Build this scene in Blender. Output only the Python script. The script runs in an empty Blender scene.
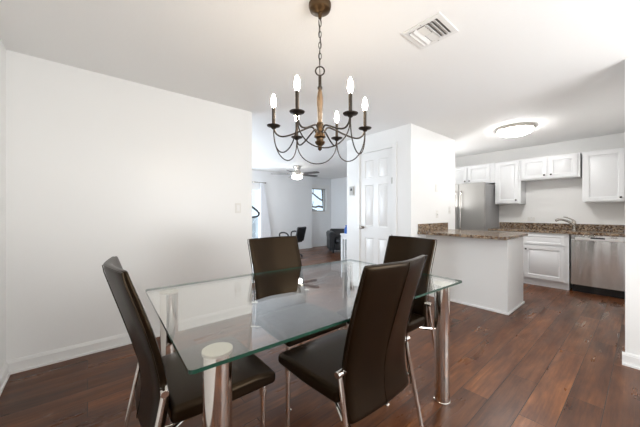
import bpy, bmesh, math, random
from mathutils import Vector, Matrix
random.seed(7)
R = math.radians
scene = bpy.context.scene
COL = scene.collection

# ------------------------------------------------------------------ camera
CAMH = 1.22
cam_data = bpy.data.cameras.new('camera')
cam_data.lens = 15.47
cam_data.sensor_width = 36
cam_data.shift_y = -0.0023
cam_data.clip_start = 0.02
cam = bpy.data.objects.new('camera', cam_data)
COL.objects.link(cam)
cam.location = (0, 0, CAMH)
cam.rotation_euler = (R(90), 0, R(-40.2))
scene.camera = cam

# ------------------------------------------------------------------ world, daylight, exposure
scene.view_settings.view_transform = 'Standard'
scene.view_settings.look = 'None'
scene.view_settings.exposure = -0.15
scene.view_settings.gamma = 1.0
scene.view_settings.use_curve_mapping = False

world = bpy.data.worlds.new('world')
scene.world = world
world.use_nodes = True
wn = world.node_tree.nodes
wn.clear()
w_out = wn.new('ShaderNodeOutputWorld')
w_bg = wn.new('ShaderNodeBackground')
w_bg.inputs[0].default_value = (0.72, 0.86, 1.0, 1)
w_bg.inputs[1].default_value = 1.6
world.node_tree.links.new(w_bg.outputs[0], w_out.inputs[0])


def area_light(name, loc, rot, sx, sy, power, color):
    l = bpy.data.lights.new(name, 'AREA')
    l.shape = 'RECTANGLE'
    l.size = sx
    l.size_y = sy
    l.energy = power
    l.color = color
    o = bpy.data.objects.new(name, l)
    COL.objects.link(o)
    o.location = loc
    o.rotation_euler = rot
    return o


# patio door daylight, plus four added fill lights with no known window behind them
area_light('fill_rear', (1.9, -1.93, 1.2), (R(130), 0, 0), 2.1, 1.8, 104, (1.0, 0.985, 0.96))  # added fill behind the camera, tilted up to brighten the ceiling
area_light('daylight_patio_door', (3.0, 7.75, 1.05), (R(-90), 0, 0), 1.9, 1.9, 120, (0.80, 0.90, 1.0))
area_light('fill_living_left', (0.36, 5.7, 1.4), (0, R(-115), 0), 1.3, 1.4, 105, (0.82, 0.91, 1.0))  # added fill at the unseen left wall, brightens the living room
area_light('fill_corner', (-0.40, -1.1, 1.4), (0, R(-150), 0), 1.0, 1.2, 16, (1.0, 0.985, 0.96))  # added fill beside the camera, aimed mostly at the ceiling
area_light('fill_kitchen', (5.12, 2.87, 1.5), (R(-158), 0, 0), 0.6, 1.0, 14, (1.0, 0.99, 0.98))  # added fill hidden by the closet block, lifts the kitchen ceiling

BULB_STRENGTH = 105.0
KITCHEN_STRENGTH = 50.0
FAN_STRENGTH = 22.0


# ------------------------------------------------------------------ helpers
class MB:
    """collects shapes into one bmesh"""

    def __init__(self):
        self.bm = bmesh.new()

    def box(self, x0, x1, y0, y1, z0, z1, M=None):
        vs = []
        for x in (x0, x1):
            for y in (y0, y1):
                for z in (z0, z1):
                    p = Vector((x, y, z))
                    if M is not None:
                        p = M @ p
                    vs.append(self.bm.verts.new(p))
        for f in ((0, 1, 3, 2), (4, 6, 7, 5), (0, 4, 5, 1), (2, 3, 7, 6), (0, 2, 6, 4), (1, 5, 7, 3)):
            self.bm.faces.new([vs[i] for i in f])
        return self

    def lathe(self, prof, c=(0, 0, 0), n=24, M=None):
        """prof: list of (r, z); axis z through c"""
        rings = []
        for r, z in prof:
            ring = []
            if r < 1e-6:
                p = Vector((c[0], c[1], c[2] + z))
                ring = [self.bm.verts.new(M @ p if M is not None else p)]
            else:
                for k in range(n):
                    a = 2 * math.pi * k / n
                    p = Vector((c[0] + r * math.cos(a), c[1] + r * math.sin(a), c[2] + z))
                    ring.append(self.bm.verts.new(M @ p if M is not None else p))
            rings.append(ring)
        for a, b in zip(rings, rings[1:]):
            if len(a) == 1 and len(b) == 1:
                continue
            for k in range(n):
                k2 = (k + 1) % n
                if len(a) == 1:
                    self.bm.faces.new((a[0], b[k2], b[k]))
                elif len(b) == 1:
                    self.bm.faces.new((a[k], a[k2], b[0]))
                else:
                    self.bm.faces.new((a[k], a[k2], b[k2], b[k]))
        if len(rings[0]) > 1:
            self.bm.faces.new(list(reversed(rings[0])))
        if len(rings[-1]) > 1:
            self.bm.faces.new(rings[-1])
        return self

    def tube(self, pts, r, n=10, closed=False):
        pts = [Vector(p) for p in pts]
        N = len(pts)
        rad = r if isinstance(r, (list, tuple)) else [r] * N
        rings = []
        prev = None
        for i, p in enumerate(pts):
            if closed:
                t = (pts[(i + 1) % N] - pts[i - 1]).normalized()
            else:
                t = (pts[min(i + 1, N - 1)] - pts[max(i - 1, 0)]).normalized()
            if prev is None:
                up = Vector((0, 0, 1)) if abs(t.z) < 0.9 else Vector((1, 0, 0))
                u = t.cross(up).normalized()
            else:
                u = (prev - t * prev.dot(t)).normalized()
            prev = u
            v = t.cross(u)
            rings.append([self.bm.verts.new(p + (u * math.cos(2 * math.pi * k / n) + v * math.sin(2 * math.pi * k / n)) * rad[i]) for k in range(n)])
        segs = list(zip(rings, rings[1:]))
        if closed:
            segs.append((rings[-1], rings[0]))
        for a, b in segs:
            for k in range(n):
                k2 = (k + 1) % n
                self.bm.faces.new((a[k], a[k2], b[k2], b[k]))
        if not closed:
            self.bm.faces.new(list(reversed(rings[0])))
            self.bm.faces.new(rings[-1])
        return self

    def prism(self, poly, z0, z1, M=None):
        """poly: list of (x,y) extruded in z"""
        lo, hi = [], []
        for x, y in poly:
            a, b = Vector((x, y, z0)), Vector((x, y, z1))
            if M is not None:
                a, b = M @ a, M @ b
            lo.append(self.bm.verts.new(a))
            hi.append(self.bm.verts.new(b))
        n = len(poly)
        self.bm.faces.new(list(reversed(lo)))
        self.bm.faces.new(hi)
        for k in range(n):
            k2 = (k + 1) % n
            self.bm.faces.new((lo[k], lo[k2], hi[k2], hi[k]))
        return self

    def panel_slab(self, w, h, t, cells, x0=0, y0=0, z0=0, edge=0.012, d1=0.009, raised=0.03):
        """a door leaf: front at y=y0 facing -y, cells (xa,xb,za,zb) become recessed and raised panels"""
        xs = sorted({0, w} | {c[0] for c in cells} | {c[1] for c in cells})
        zs = sorted({0, h} | {c[2] for c in cells} | {c[3] for c in cells})
        g = [[self.bm.verts.new((x0 + x, y0, z0 + z)) for z in zs] for x in xs]
        pan = []
        allf = []
        for i in range(len(xs) - 1):
            for j in range(len(zs) - 1):
                f = self.bm.faces.new((g[i][j], g[i + 1][j], g[i + 1][j + 1], g[i][j + 1]))
                allf.append(f)
                cx, cz = (xs[i] + xs[i + 1]) / 2, (zs[j] + zs[j + 1]) / 2
                if any(c[0] < cx < c[1] and c[2] < cz < c[3] for c in cells):
                    pan.append(f)
        nx, nz = len(xs), len(zs)
        loop = [g[i][0] for i in range(nx)] + [g[nx - 1][j] for j in range(1, nz)] + [g[i][nz - 1] for i in range(nx - 2, -1, -1)] + [g[0][j] for j in range(nz - 2, 0, -1)]
        back = [self.bm.verts.new((v.co.x, y0 + t, v.co.z)) for v in loop]
        n = len(loop)
        for k in range(n):
            k2 = (k + 1) % n
            self.bm.faces.new((loop[k2], loop[k], back[k], back[k2]))
        self.bm.faces.new(back)
        self.bm.normal_update()
        for f in pan:
            bmesh.ops.inset_individual(self.bm, faces=[f], thickness=edge, depth=-d1)
            bmesh.ops.inset_individual(self.bm, faces=[f], thickness=edge * 0.6, depth=0)
            if raised:
                bmesh.ops.inset_individual(self.bm, faces=[f], thickness=raised, depth=d1 * 0.8)
        return self

    def build(self, name, mat, parent=None, bevel=0.0, seg=2, angle=35, sub=0, M=None):
        bm = self.bm
        if M is not None:
            bm.transform(M)
        bmesh.ops.recalc_face_normals(bm, faces=bm.faces)
        me = bpy.data.meshes.new(name)
        bm.to_mesh(me)
        bm.free()
        me.polygons.foreach_set('use_smooth', [True] * len(me.polygons))
        me.set_sharp_from_angle(angle=R(angle))
        o = bpy.data.objects.new(name, me)
        COL.objects.link(o)
        for m in (mat if isinstance(mat, (list, tuple)) else [mat]):
            me.materials.append(m)
        if parent is not None:
            o.parent = parent
        if bevel:
            b = o.modifiers.new('bevel', 'BEVEL')
            b.width = bevel
            b.segments = seg
            b.limit_method = 'ANGLE'
            b.angle_limit = R(40)
            b.harden_normals = True
        if sub:
            s = o.modifiers.new('sub', 'SUBSURF')
            s.levels = sub
            s.render_levels = sub
        return o


def thing(name, label, cat, loc=(0, 0, 0), rz=0.0, group=None):
    o = bpy.data.objects.new(name, None)
    o.empty_display_size = 0.1
    COL.objects.link(o)
    o.location = loc
    o.rotation_euler = (0, 0, R(rz))
    o['label'] = label
    o['category'] = cat
    o['kind'] = 'thing'
    if group:
        o['group'] = group
    return o


def tag(o, label, cat, group=None):
    o['label'] = label
    o['category'] = cat
    o['kind'] = 'thing'
    if group:
        o['group'] = group
    return o


def struct(name, mb, mat, label, cat, bevel=0.0):
    o = mb.build(name, mat, bevel=bevel)
    o['kind'] = 'structure'
    o['label'] = label
    o['category'] = cat
    return o


def kids(o):
    return [c for c in bpy.data.objects if c.parent == o]


def copy_tree(o, parent=None):
    c = o.copy()
    COL.objects.link(c)
    if parent is not None:
        c.parent = parent
    for ch in kids(o):
        copy_tree(ch, c)
    return c


def arc(c, r, a0, a1, n, ax=(1, 0, 0), ay=(0, 0, 1)):
    c, ax, ay = Vector(c), Vector(ax), Vector(ay)
    return [c + ax * (r * math.cos(R(a0 + (a1 - a0) * k / n))) + ay * (r * math.sin(R(a0 + (a1 - a0) * k / n))) for k in range(n + 1)]


def spline(pts, n=8):
    """Catmull-Rom through pts"""
    P = [Vector(p) for p in pts]
    P = [P[0] * 2 - P[1]] + P + [P[-1] * 2 - P[-2]]
    out = []
    for i in range(1, len(P) - 2):
        for k in range(n):
            t = k / n
            a, b, c, d = P[i - 1], P[i], P[i + 1], P[i + 2]
            out.append(0.5 * ((2 * b) + (c - a) * t + (2 * a - 5 * b + 4 * c - d) * t * t + (3 * b - a - 3 * c + d) * t ** 3))
    out.append(P[-2])
    return out


# ------------------------------------------------------------------ materials
def mat(name, color, rough=0.5, metal=0.0, **kw):
    m = bpy.data.materials.new(name)
    m.use_nodes = True
    b = m.node_tree.nodes['Principled BSDF']
    b.inputs['Base Color'].default_value = (*color, 1)
    b.inputs['Roughness'].default_value = rough
    b.inputs['Metallic'].default_value = metal
    for k, v in kw.items():
        b.inputs[k].default_value = v
    return m


def N(m, t, **kw):
    n = m.node_tree.nodes.new(t)
    for k, v in kw.items():
        if k in n.inputs:
            n.inputs[k].default_value = v
        else:
            setattr(n, k, v)
    return n


def L(m, a, ao, b, bi):
    m.node_tree.links.new(a.outputs[ao], b.inputs[bi])


def bump(m, scale, strength, dist=0.01, detail=3, stretch=None, coord='Object'):
    b = m.node_tree.nodes['Principled BSDF']
    tc = N(m, 'ShaderNodeTexCoord')
    nz = N(m, 'ShaderNodeTexNoise', Scale=scale, Detail=detail)
    if stretch:
        mp = N(m, 'ShaderNodeMapping')
        mp.inputs['Scale'].default_value = stretch
        L(m, tc, coord, mp, 'Vector')
        L(m, mp, 'Vector', nz, 'Vector')
    else:
        L(m, tc, coord, nz, 'Vector')
    bp = N(m, 'ShaderNodeBump', Strength=strength, Distance=dist)
    L(m, nz, 'Fac', bp, 'Height')
    L(m, bp, 'Normal', b, 'Normal')
    return nz


def ramp(m, stops):
    r = N(m, 'ShaderNodeValToRGB')
    e = r.color_ramp.elements
    while len(e) < len(stops):
        e.new(0.5)
    for k, (p, c) in enumerate(stops):
        e[k].position = p
        e[k].color = (*c, 1)
    return r


M_WALL = mat('wall_paint', (0.855, 0.855, 0.845), 0.34)
bump(M_WALL, 60, 0.06, 0.004)
M_WALLC = mat('living_wall_paint', (0.84, 0.85, 0.86), 0.5)
bump(M_WALLC, 60, 0.06, 0.004)
M_CEIL = mat('ceiling_paint', (0.93, 0.93, 0.92), 0.75)
bump(M_CEIL, 90, 0.25, 0.006)
M_TRIM = mat('trim_gloss', (0.84, 0.84, 0.83), 0.28)
M_CAB = mat('cabinet_paint', (0.80, 0.81, 0.82), 0.32)
M_ISL = mat('island_paint', (0.74, 0.735, 0.72), 0.45)
bump(M_ISL, 70, 0.06, 0.004)
M_PLATE = mat('plate_plastic', (0.78, 0.77, 0.74), 0.35)
M_PLATE2 = mat('plate_slot', (0.30, 0.30, 0.30), 0.4)
M_THERMO = mat('grey_plastic', (0.42, 0.41, 0.39), 0.4)
M_BLACK = mat('black_metal', (0.02, 0.02, 0.02), 0.35, 0.3)
M_BLACKP = mat('black_plastic', (0.012, 0.012, 0.013), 0.45)
M_CHROME = mat('chrome', (0.80, 0.76, 0.71), 0.09, 1.0)
M_STEEL = mat('stainless', (0.70, 0.70, 0.70), 0.2, 1.0)
bump(M_STEEL, 5.0, 0.9, 0.014, 1, (1.3, 1.0, 0.14))
M_STEELF = mat('fridge_steel', (0.40, 0.39, 0.375), 0.34, 0.9)
bump(M_STEELF, 2.0, 0.08, 0.02, 2, (1.0, 1.0, 0.3))
M_NICKEL = mat('brushed_nickel', (0.55, 0.52, 0.48), 0.25, 1.0)
M_FRSIDE = mat('fridge_side', (0.30, 0.30, 0.30), 0.5)
M_BRONZE = mat('dark_bronze', (0.055, 0.045, 0.036), 0.42, 0.75)
M_BRASS = mat('aged_brass', (0.10, 0.062, 0.032), 0.36, 0.9)
M_BRUSHED = mat('brushed_disc', (0.74, 0.71, 0.62), 0.33, 1.0, **{'Anisotropic': 0.85})
_tg = N(M_BRUSHED, 'ShaderNodeTangent', direction_type='RADIAL', axis='Z')
L(M_BRUSHED, _tg, 'Tangent', M_BRUSHED.node_tree.nodes['Principled BSDF'], 'Tangent')
M_HARDW = mat('door_hardware', (0.28, 0.25, 0.22), 0.35, 0.9)

# dark leather
M_LEATHER = mat('dark_leather', (0.0070, 0.0035, 0.0016), 0.31, 0.0, **{'Specular IOR Level': 0.27, 'Specular Tint': (1.0, 0.72, 0.46, 1)})
bump(M_LEATHER, 180, 0.12, 0.002, 4)
M_LEATHER2 = mat('black_leather', (0.012, 0.013, 0.016), 0.4)
bump(M_LEATHER2, 60, 0.15, 0.004, 4)

# turned wood of the chandelier column
M_WOOD = mat('column_wood', (0.30, 0.19, 0.10), 0.4)
_nz = N(M_WOOD, 'ShaderNodeTexNoise', Scale=30.0, Detail=4.0)
_tc = N(M_WOOD, 'ShaderNodeTexCoord')
_mp = N(M_WOOD, 'ShaderNodeMapping')
_mp.inputs['Scale'].default_value = (3, 3, 0.25)
L(M_WOOD, _tc, 'Object', _mp, 'Vector')
L(M_WOOD, _mp, 'Vector', _nz, 'Vector')
_r = ramp(M_WOOD, [(0.3, (0.05, 0.03, 0.015)), (0.7, (0.24, 0.16, 0.09))])
L(M_WOOD, _nz, 'Fac', _r, 'Fac')
L(M_WOOD, _r, 'Color', M_WOOD.node_tree.nodes['Principled BSDF'], 'Base Color')


def floor_material():
    m = mat('walnut_planks', (0.1, 0.04, 0.02), 0.3, 0.0, **{'Specular IOR Level': 0.36})
    b = m.node_tree.nodes['Principled BSDF']
    tc = N(m, 'ShaderNodeTexCoord')
    br = N(m, 'ShaderNodeTexBrick', Scale=1.0)
    br.offset = 0.37
    br.inputs['Brick Width'].default_value = 1.22
    br.inputs['Row Height'].default_value = 0.165
    br.inputs['Mortar Size'].default_value = 0.0022
    br.inputs['Mortar Smooth'].default_value = 0.2
    br.inputs['Color1'].default_value = (0, 0, 0, 1)
    br.inputs['Color2'].default_value = (1, 1, 1, 1)
    br.inputs['Mortar'].default_value = (0.5, 0.5, 0.5, 1)
    L(m, tc, 'Object', br, 'Vector')
    br2 = N(m, 'ShaderNodeTexBrick', Scale=1.0)
    br2.offset = 0.37
    for k_, v_ in (('Brick Width', 1.22), ('Row Height', 0.165), ('Mortar Size', 0.0), ('Color1', (0, 0, 0, 1)), ('Color2', (1, 1, 1, 1))):
        br2.inputs[k_].default_value = v_
    L(m, tc, 'Object', br2, 'Vector')
    # grain, offset per plank
    mp = N(m, 'ShaderNodeMapping')
    mp.inputs['Scale'].default_value = (0.8, 3.6, 1)
    L(m, tc, 'Object', mp, 'Vector')
    add = N(m, 'ShaderNodeVectorMath', operation='MULTIPLY_ADD')
    add.inputs[1].default_value = (7.0, 3.0, 11.0)
    L(m, br2, 'Color', add, 0)
    L(m, mp, 'Vector', add, 2)
    nz = N(m, 'ShaderNodeTexNoise', Scale=2.4, Detail=8.0, Roughness=0.64, Distortion=0.35)
    L(m, add, 'Vector', nz, 'Vector')
    cr = ramp(m, [(0.27, (0.029, 0.009, 0.0035)), (0.46, (0.100, 0.034, 0.012)), (0.60, (0.180, 0.066, 0.022)), (0.78, (0.38, 0.155, 0.055))])
    mp3 = N(m, 'ShaderNodeMapping')
    mp3.inputs['Scale'].default_value = (1.3, 34.0, 1)
    L(m, tc, 'Object', mp3, 'Vector')
    nz3 = N(m, 'ShaderNodeTexNoise', Scale=1.6, Detail=6.0, Roughness=0.7)
    L(m, mp3, 'Vector', nz3, 'Vector')
    mixg = N(m, 'ShaderNodeMath', operation='MULTIPLY_ADD')
    mixg.inputs[1].default_value = 0.42
    L(m, nz3, 'Fac', mixg, 0)
    sc3 = N(m, 'ShaderNodeMath', operation='MULTIPLY_ADD')
    sc3.inputs[1].default_value = 0.75
    sc3.inputs[2].default_value = -0.085
    L(m, nz, 'Fac', sc3, 0)
    L(m, sc3, 'Value', mixg, 2)
    L(m, mixg, 'Value', cr, 'Fac')
    # plank to plank tone
    mul = N(m, 'ShaderNodeMix', data_type='RGBA', blend_type='MULTIPLY')
    mul.inputs['Factor'].default_value = 1.0
    tone = ramp(m, [(0.0, (0.62, 0.60, 0.62)), (1.0, (1.2, 1.16, 1.08))])
    L(m, br2, 'Color', tone, 'Fac')
    m.node_tree.links.new(cr.outputs['Color'], mul.inputs[6])
    m.node_tree.links.new(tone.outputs['Color'], mul.inputs[7])
    gap = N(m, 'ShaderNodeMix', data_type='RGBA')
    m.node_tree.links.new(br.outputs['Fac'], gap.inputs[0])
    m.node_tree.links.new(mul.outputs[2], gap.inputs[6])
    gap.inputs[7].default_value = (0.012, 0.006, 0.004, 1)
    m.node_tree.links.new(gap.outputs[2], b.inputs['Base Color'])
    n2 = N(m, 'ShaderNodeTexNoise', Scale=2.2, Detail=5.0)
    L(m, add, 'Vector', n2, 'Vector')
    rr = ramp(m, [(0.3, (0.24, 0.24, 0.24)), (0.7, (0.42, 0.42, 0.42))])
    L(m, n2, 'Fac', rr, 'Fac')
    L(m, rr, 'Color', b, 'Roughness')
    bp = N(m, 'ShaderNodeBump', Strength=0.25, Distance=0.004)
    L(m, br, 'Fac', bp, 'Height')
    bp.invert = True
    L(m, bp, 'Normal', b, 'Normal')
    return m


M_FLOOR = floor_material()


def granite_material():
    m = mat('brown_granite', (0.2, 0.13, 0.08), 0.18)
    b = m.node_tree.nodes['Principled BSDF']
    tc = N(m, 'ShaderNodeTexCoord')
    v = N(m, 'ShaderNodeTexVoronoi', Scale=55.0)
    L(m, tc, 'Object', v, 'Vector')
    n = N(m, 'ShaderNodeTexNoise', Scale=38.0, Detail=6.0, Roughness=0.7)
    L(m, tc, 'Object', n, 'Vector')
    sep = N(m, 'ShaderNodeSeparateColor')
    L(m, v, 'Color', sep, 'Color')
    mx = N(m, 'ShaderNodeMath', operation='MULTIPLY_ADD')
    mx.inputs[1].default_value = 0.55
    L(m, sep, 'Red', mx, 0)
    sc = N(m, 'ShaderNodeMath', operation='MULTIPLY')
    sc.inputs[1].default_value = 0.5
    L(m, n, 'Fac', sc, 0)
    L(m, sc, 'Value', mx, 2)
    cr = ramp(m, [(0.18, (0.012, 0.010, 0.009)), (0.36, (0.10, 0.055, 0.03)), (0.50, (0.22, 0.145, 0.085)), (0.62, (0.40, 0.31, 0.22)), (0.78, (0.15, 0.13, 0.12))])
    L(m, mx, 'Value', cr, 'Fac')
    L(m, cr, 'Color', b, 'Base Color')
    return m


M_GRANITE = granite_material()


def glass_sheet(name, tint, ior=1.62):
    """clear plate: Fresnel mirror over a tinted see-through body"""
    m = bpy.data.materials.new(name)
    m.use_nodes = True
    m.node_tree.nodes.clear()
    out = N(m, 'ShaderNodeOutputMaterial')
    mix = N(m, 'ShaderNodeMixShader')
    tr = N(m, 'ShaderNodeBsdfTransparent', Color=(*tint, 1))
    gl = N(m, 'ShaderNodeBsdfGlossy', Roughness=0.0)
    gl.inputs['Color'].default_value = (1, 1, 1, 1)
    fr = N(m, 'ShaderNodeFresnel')
    ge = N(m, 'ShaderNodeNewGeometry')
    mr = N(m, 'ShaderNodeMapRange')
    mr.inputs['To Min'].default_value = ior
    mr.inputs['To Max'].default_value = 1 / ior
    L(m, ge, 'Backfacing', mr, 'Value')
    L(m, mr, 'Result', fr, 'IOR')
    L(m, fr, 'Fac', mix, 0)
    L(m, tr, 'BSDF', mix, 1)
    L(m, gl, 'BSDF', mix, 2)
    L(m, mix, 'Shader', out, 'Surface')
    return m


M_GLASS = glass_sheet('table_glass', (0.972, 0.980, 0.968))
M_PANE = glass_sheet('window_glass', (0.97, 0.98, 0.98))
M_GLASSEDGE = mat('glass_edge', (0.012, 0.05, 0.032), 0.1, 0.0, **{'Specular IOR Level': 0.35})


def emitter(name, color, strength):
    m = mat(name, (0.9, 0.9, 0.9), 0.4)
    b = m.node_tree.nodes['Principled BSDF']
    b.inputs['Emission Color'].default_value = (*color, 1)
    b.inputs['Emission Strength'].default_value = strength
    return m


M_BULB = emitter('lit_bulb', (1.0, 0.83, 0.63), BULB_STRENGTH)
M_KLIGHT = emitter('lit_diffuser', (1.0, 0.985, 0.965), KITCHEN_STRENGTH)
M_FANLIGHT = emitter('lit_fan_globe', (1.0, 0.96, 0.9), FAN_STRENGTH)
M_BLADE = mat('fan_blade', (0.085, 0.08, 0.08), 0.4)
M_CURTAIN = mat('sheer_curtain', (0.86, 0.87, 0.9), 0.8, 0.0, **{'Transmission Weight': 0.0})
M_BLUE = mat('blue_plastic', (0.02, 0.13, 0.5), 0.3)
M_WHITE = mat('white_lacquer', (0.82, 0.83, 0.84), 0.35)
M_BARK = mat('bark', (0.10, 0.085, 0.075), 0.9)
M_GROUND = mat('outside_ground', (0.42, 0.42, 0.40), 0.9)
M_FENCE = mat('outside_fence', (0.62, 0.64, 0.66), 0.8)

# ------------------------------------------------------------------ setting: floor, ceiling, walls
CZ = 2.44
o = struct('floor', MB().box(-0.75, 7.15, -2.25, 7.65, -0.1, 0), M_FLOOR, 'dark walnut plank floor with a satin sheen', 'floor')
o = struct('ceiling', MB().box(-0.75, 7.15, -2.25, 7.65, CZ, CZ + 0.1), M_CEIL, 'off white flat ceiling over the whole room', 'ceiling')
XB = -0.468      # wall beside the camera
YL = 3.10        # long left wall
XE = 1.533       # its free end
struct('wall_left', MB().box(XB, XE, YL, YL + 0.12, 0, CZ), M_WALL, 'long bare off white wall left of the dining table', 'wall')
w = MB()
w.box(XB - 0.14, XB, -2.12, -1.7, 0, CZ).box(XB - 0.14, XB, -0.5, YL + 0.12, 0, CZ).box(XB - 0.14, XB, -1.7, -0.5, 0, 0.6).box(XB - 0.14, XB, -1.7, -0.5, 2.1, CZ)  # opening added to match the corner fill light
struct('wall_corner', w, M_WALL, 'wall at the very left edge of the room', 'wall')
# rear wall, its opening added to suit the fill light (behind the camera)
w = MB()
w.box(XB, 0.8, -2.12, -2.0, 0, CZ).box(3.0, 3.4, -2.12, -2.0, 0, CZ).box(0.8, 3.0, -2.12, -2.0, 0, 0.2).box(0.8, 3.0, -2.12, -2.0, 2.2, CZ)
struct('wall_rear', w, M_WALL, 'rear dining wall with a wide opening added for fill light', 'wall')
XP = 3.283
YP = 0.105
struct('wall_right', MB().box(XP, XP + 0.12, -2.0, -0.015, 0, CZ), M_WALL, 'dining side wall at the right edge', 'wall')
struct('wall_kitchen_right', MB().box(XP, 6.3, -0.015, YP, 0, CZ), M_WALL, 'end of the white kitchen partition at the right edge', 'wall')
XK = 6.3
struct('wall_kitchen_back', MB().box(XK, XK + 0.15, -0.015, 3.307, 0, CZ), M_WALL, 'white kitchen wall behind the cabinets', 'wall')
struct('wall_kitchen_left', MB().box(4.757, 4.80, 2.9, 3.307, 0, CZ).box(5.44, XK, 2.9, 3.307, 0, CZ).box(4.80, 5.44, 2.9, 3.307, 0, 0.95).box(4.80, 5.44, 2.9, 3.307, 2.1, CZ), M_WALL, 'kitchen wall beside the refrigerator', 'wall')  # unseen opening added where the kitchen fill light sits

# closet block with a door opening on its X = 3.4 face
XC = 3.40
YC0, YC1 = 2.083, 3.307
DY0, DY1, DZ = 2.375, 3.015, 2.165
w = MB()
w.box(XC, 4.757, YC0, YC0 + 0.1, 0, CZ)
w.box(XC, 4.757, YC1 - 0.1, YC1, 0, CZ)
w.box(XC, XC + 0.1, YC0 + 0.1, DY0, 0, CZ)
w.box(XC, XC + 0.1, DY1, YC1 - 0.1, 0, CZ)
w.box(XC, XC + 0.1, DY0, DY1, DZ, CZ)
w.box(4.657, 4.757, YC0 + 0.1, YC1 - 0.1, 0, CZ)
struct('wall_closet', w, M_WALL, 'white closet block between living room and kitchen', 'wall')

# living room walls
YF = 7.35
YF2 = 7.50
DL0, DL1, DLZ = 2.0, 4.0, 2.02
w = MB()
w.box(0.3, DL0, YF, 7.65, 0, CZ).box(DL0, DL1, YF, 7.65, DLZ, CZ).box(DL1, 5.854, YF, 7.65, 0, CZ)
struct('wall_living_back', w, M_WALLC, 'pale far wall of the living room with a patio door', 'wall')
WX0, WX1, WZ0, WZ1 = 5.93, 6.62, 1.24, 2.06
w = MB()
w.box(5.854, WX0, YF2, 7.65, 0, CZ).box(WX1, 7.0, YF2, 7.65, 0, CZ).box(WX0, WX1, YF2, 7.65, 0, WZ0).box(WX0, WX1, YF2, 7.65, WZ1, CZ)
struct('wall_living_alcove', w, M_WALLC, 'recessed far living room wall with the small window', 'wall')
struct('wall_living_right', MB().box(6.87, 7.0, 3.307, YF2, 0, CZ), M_WALLC, 'living room side wall behind the armchair', 'wall')
struct('wall_living_near', MB().box(XK, 7.0, 3.207, 3.307, 0, CZ), M_WALLC, 'living room wall behind the kitchen', 'wall')
w = MB()
w.box(0.16, 0.3, YL + 0.12, 4.2, 0, CZ).box(0.16, 0.3, 6.4, 7.65, 0, CZ).box(0.16, 0.3, 4.2, 6.4, 0, 0.75).box(0.16, 0.3, 4.2, 6.4, 2.05, CZ)  # unseen opening added for the living room fill light
struct('wall_living_left', w, M_WALLC, 'hidden living room left wall with an opening added for fill light', 'wall')


# baseboards: profile (depth, z) swept as boxes with a cap
def baseboard(name, runs, label):
    m = MB()
    for (x0, y0, x1, y1, nx, ny) in runs:      # line of the wall face and its outward normal
        for d, z0, z1 in ((0.016, 0, 0.082), (0.011, 0.082, 0.092), (0.006, 0.092, 0.1), (0.026, 0, 0.016)):
            xs = sorted((x0, x1, x0 + nx * d, x1 + nx * d))
            ys = sorted((y0, y1, y0 + ny * d, y1 + ny * d))
            m.box(xs[0], xs[-1], ys[0], ys[-1], z0, z1)
    return struct(name, m, M_TRIM, label, 'baseboard')


baseboard('baseboard_left', [(XB, YL, XE, YL, 0, -1), (XE, YL, XE, YL + 0.12, 1, 0)], 'white baseboard along the long left wall')
baseboard('baseboard_corner', [(XB, -2.0, XB, YL - 0.027, 1, 0)], 'white baseboard at the left edge of the room')
baseboard('baseboard_right', [(XP, -2.0, XP, YP + 0.016, -1, 0)], 'white baseboard wrapping the partition end at the right edge')
baseboard('baseboard_closet', [(XC, DY1 + 0.075, XC, YC1, -1, 0), (XC, YC0, XC, DY0 - 0.075, -1, 0), (XC - 0.016, YC0, 3.79, YC0, 0, -1)], 'white baseboard round the closet block')
baseboard('baseboard_living', [(DL1 + 0.08, YF, 5.854, YF, 0, -1), (5.854, YF, 5.854, YF2, 1, 0), (5.87, YF2, 6.87, YF2, 0, -1), (6.87, YC1, 6.87, YF2 - 0.027, -1, 0)], 'white baseboard along the far living room walls')

# closet door: six raised panels, casing, hinges, knob
dw, dh = DY1 - DY0 - 0.006, DZ - 0.012
door = thing('door_1', 'white six panel closet door with a bronze knob', 'door', (XC + 0.012, DY1 - 0.003, 0.008), -90)
door['kind'] = 'structure'
cx = [(0.095, dw / 2 - 0.045), (dw / 2 + 0.045, dw - 0.095)]
cz = [(0.20, 0.80), (0.98, 1.64), (1.75, 2.03)]
MB().panel_slab(dw, dh, 0.038, [(a, b, c, d) for a, b in cx for c, d in cz], edge=0.014, d1=0.009, raised=0.022).build('door_leaf', M_TRIM, door)
kb = MB()
Mk = Matrix.Translation((0.055, 0, 0.965)) @ Matrix.Rotation(R(90), 4, 'X')
kb.lathe([(0.026, 0), (0.026, 0.006), (0.012, 0.012), (0.011, 0.03), (0.024, 0.040), (0.027, 0.052), (0.020, 0.063), (0, 0.066)], n=20, M=Mk)
kb.build('door_knob', M_HARDW, door)
for hz in (0.30, 0.79, 1.63):
    h = MB()
    h.lathe([(0.007, 0), (0.007, 0.09)], c=(dw - 0.002, -0.006, hz), n=10)
    h.box(dw - 0.03, dw, -0.002, 0.002, hz, hz + 0.09)
    h.build('hinge', M_HARDW, door)
w = MB()
cw, ct = 0.065, 0.016
w.box(XC - ct, XC, DY0 - cw, DY0, 0, DZ + cw).box(XC - ct, XC, DY1, DY1 + cw, 0, DZ + cw).box(XC - ct, XC, DY0, DY1, DZ, DZ + cw)
w.box(XC, XC + 0.1, DY0 - 0.001, DY0 + 0.0025, 0, DZ).box(XC, XC + 0.1, DY1 - 0.0025, DY1 + 0.001, 0, DZ).box(XC, XC + 0.1, DY0, DY1, DZ - 0.003, DZ)
struct('trim_1', w, M_TRIM, 'white casing round the closet door', 'door casing', bevel=0.003)

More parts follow.
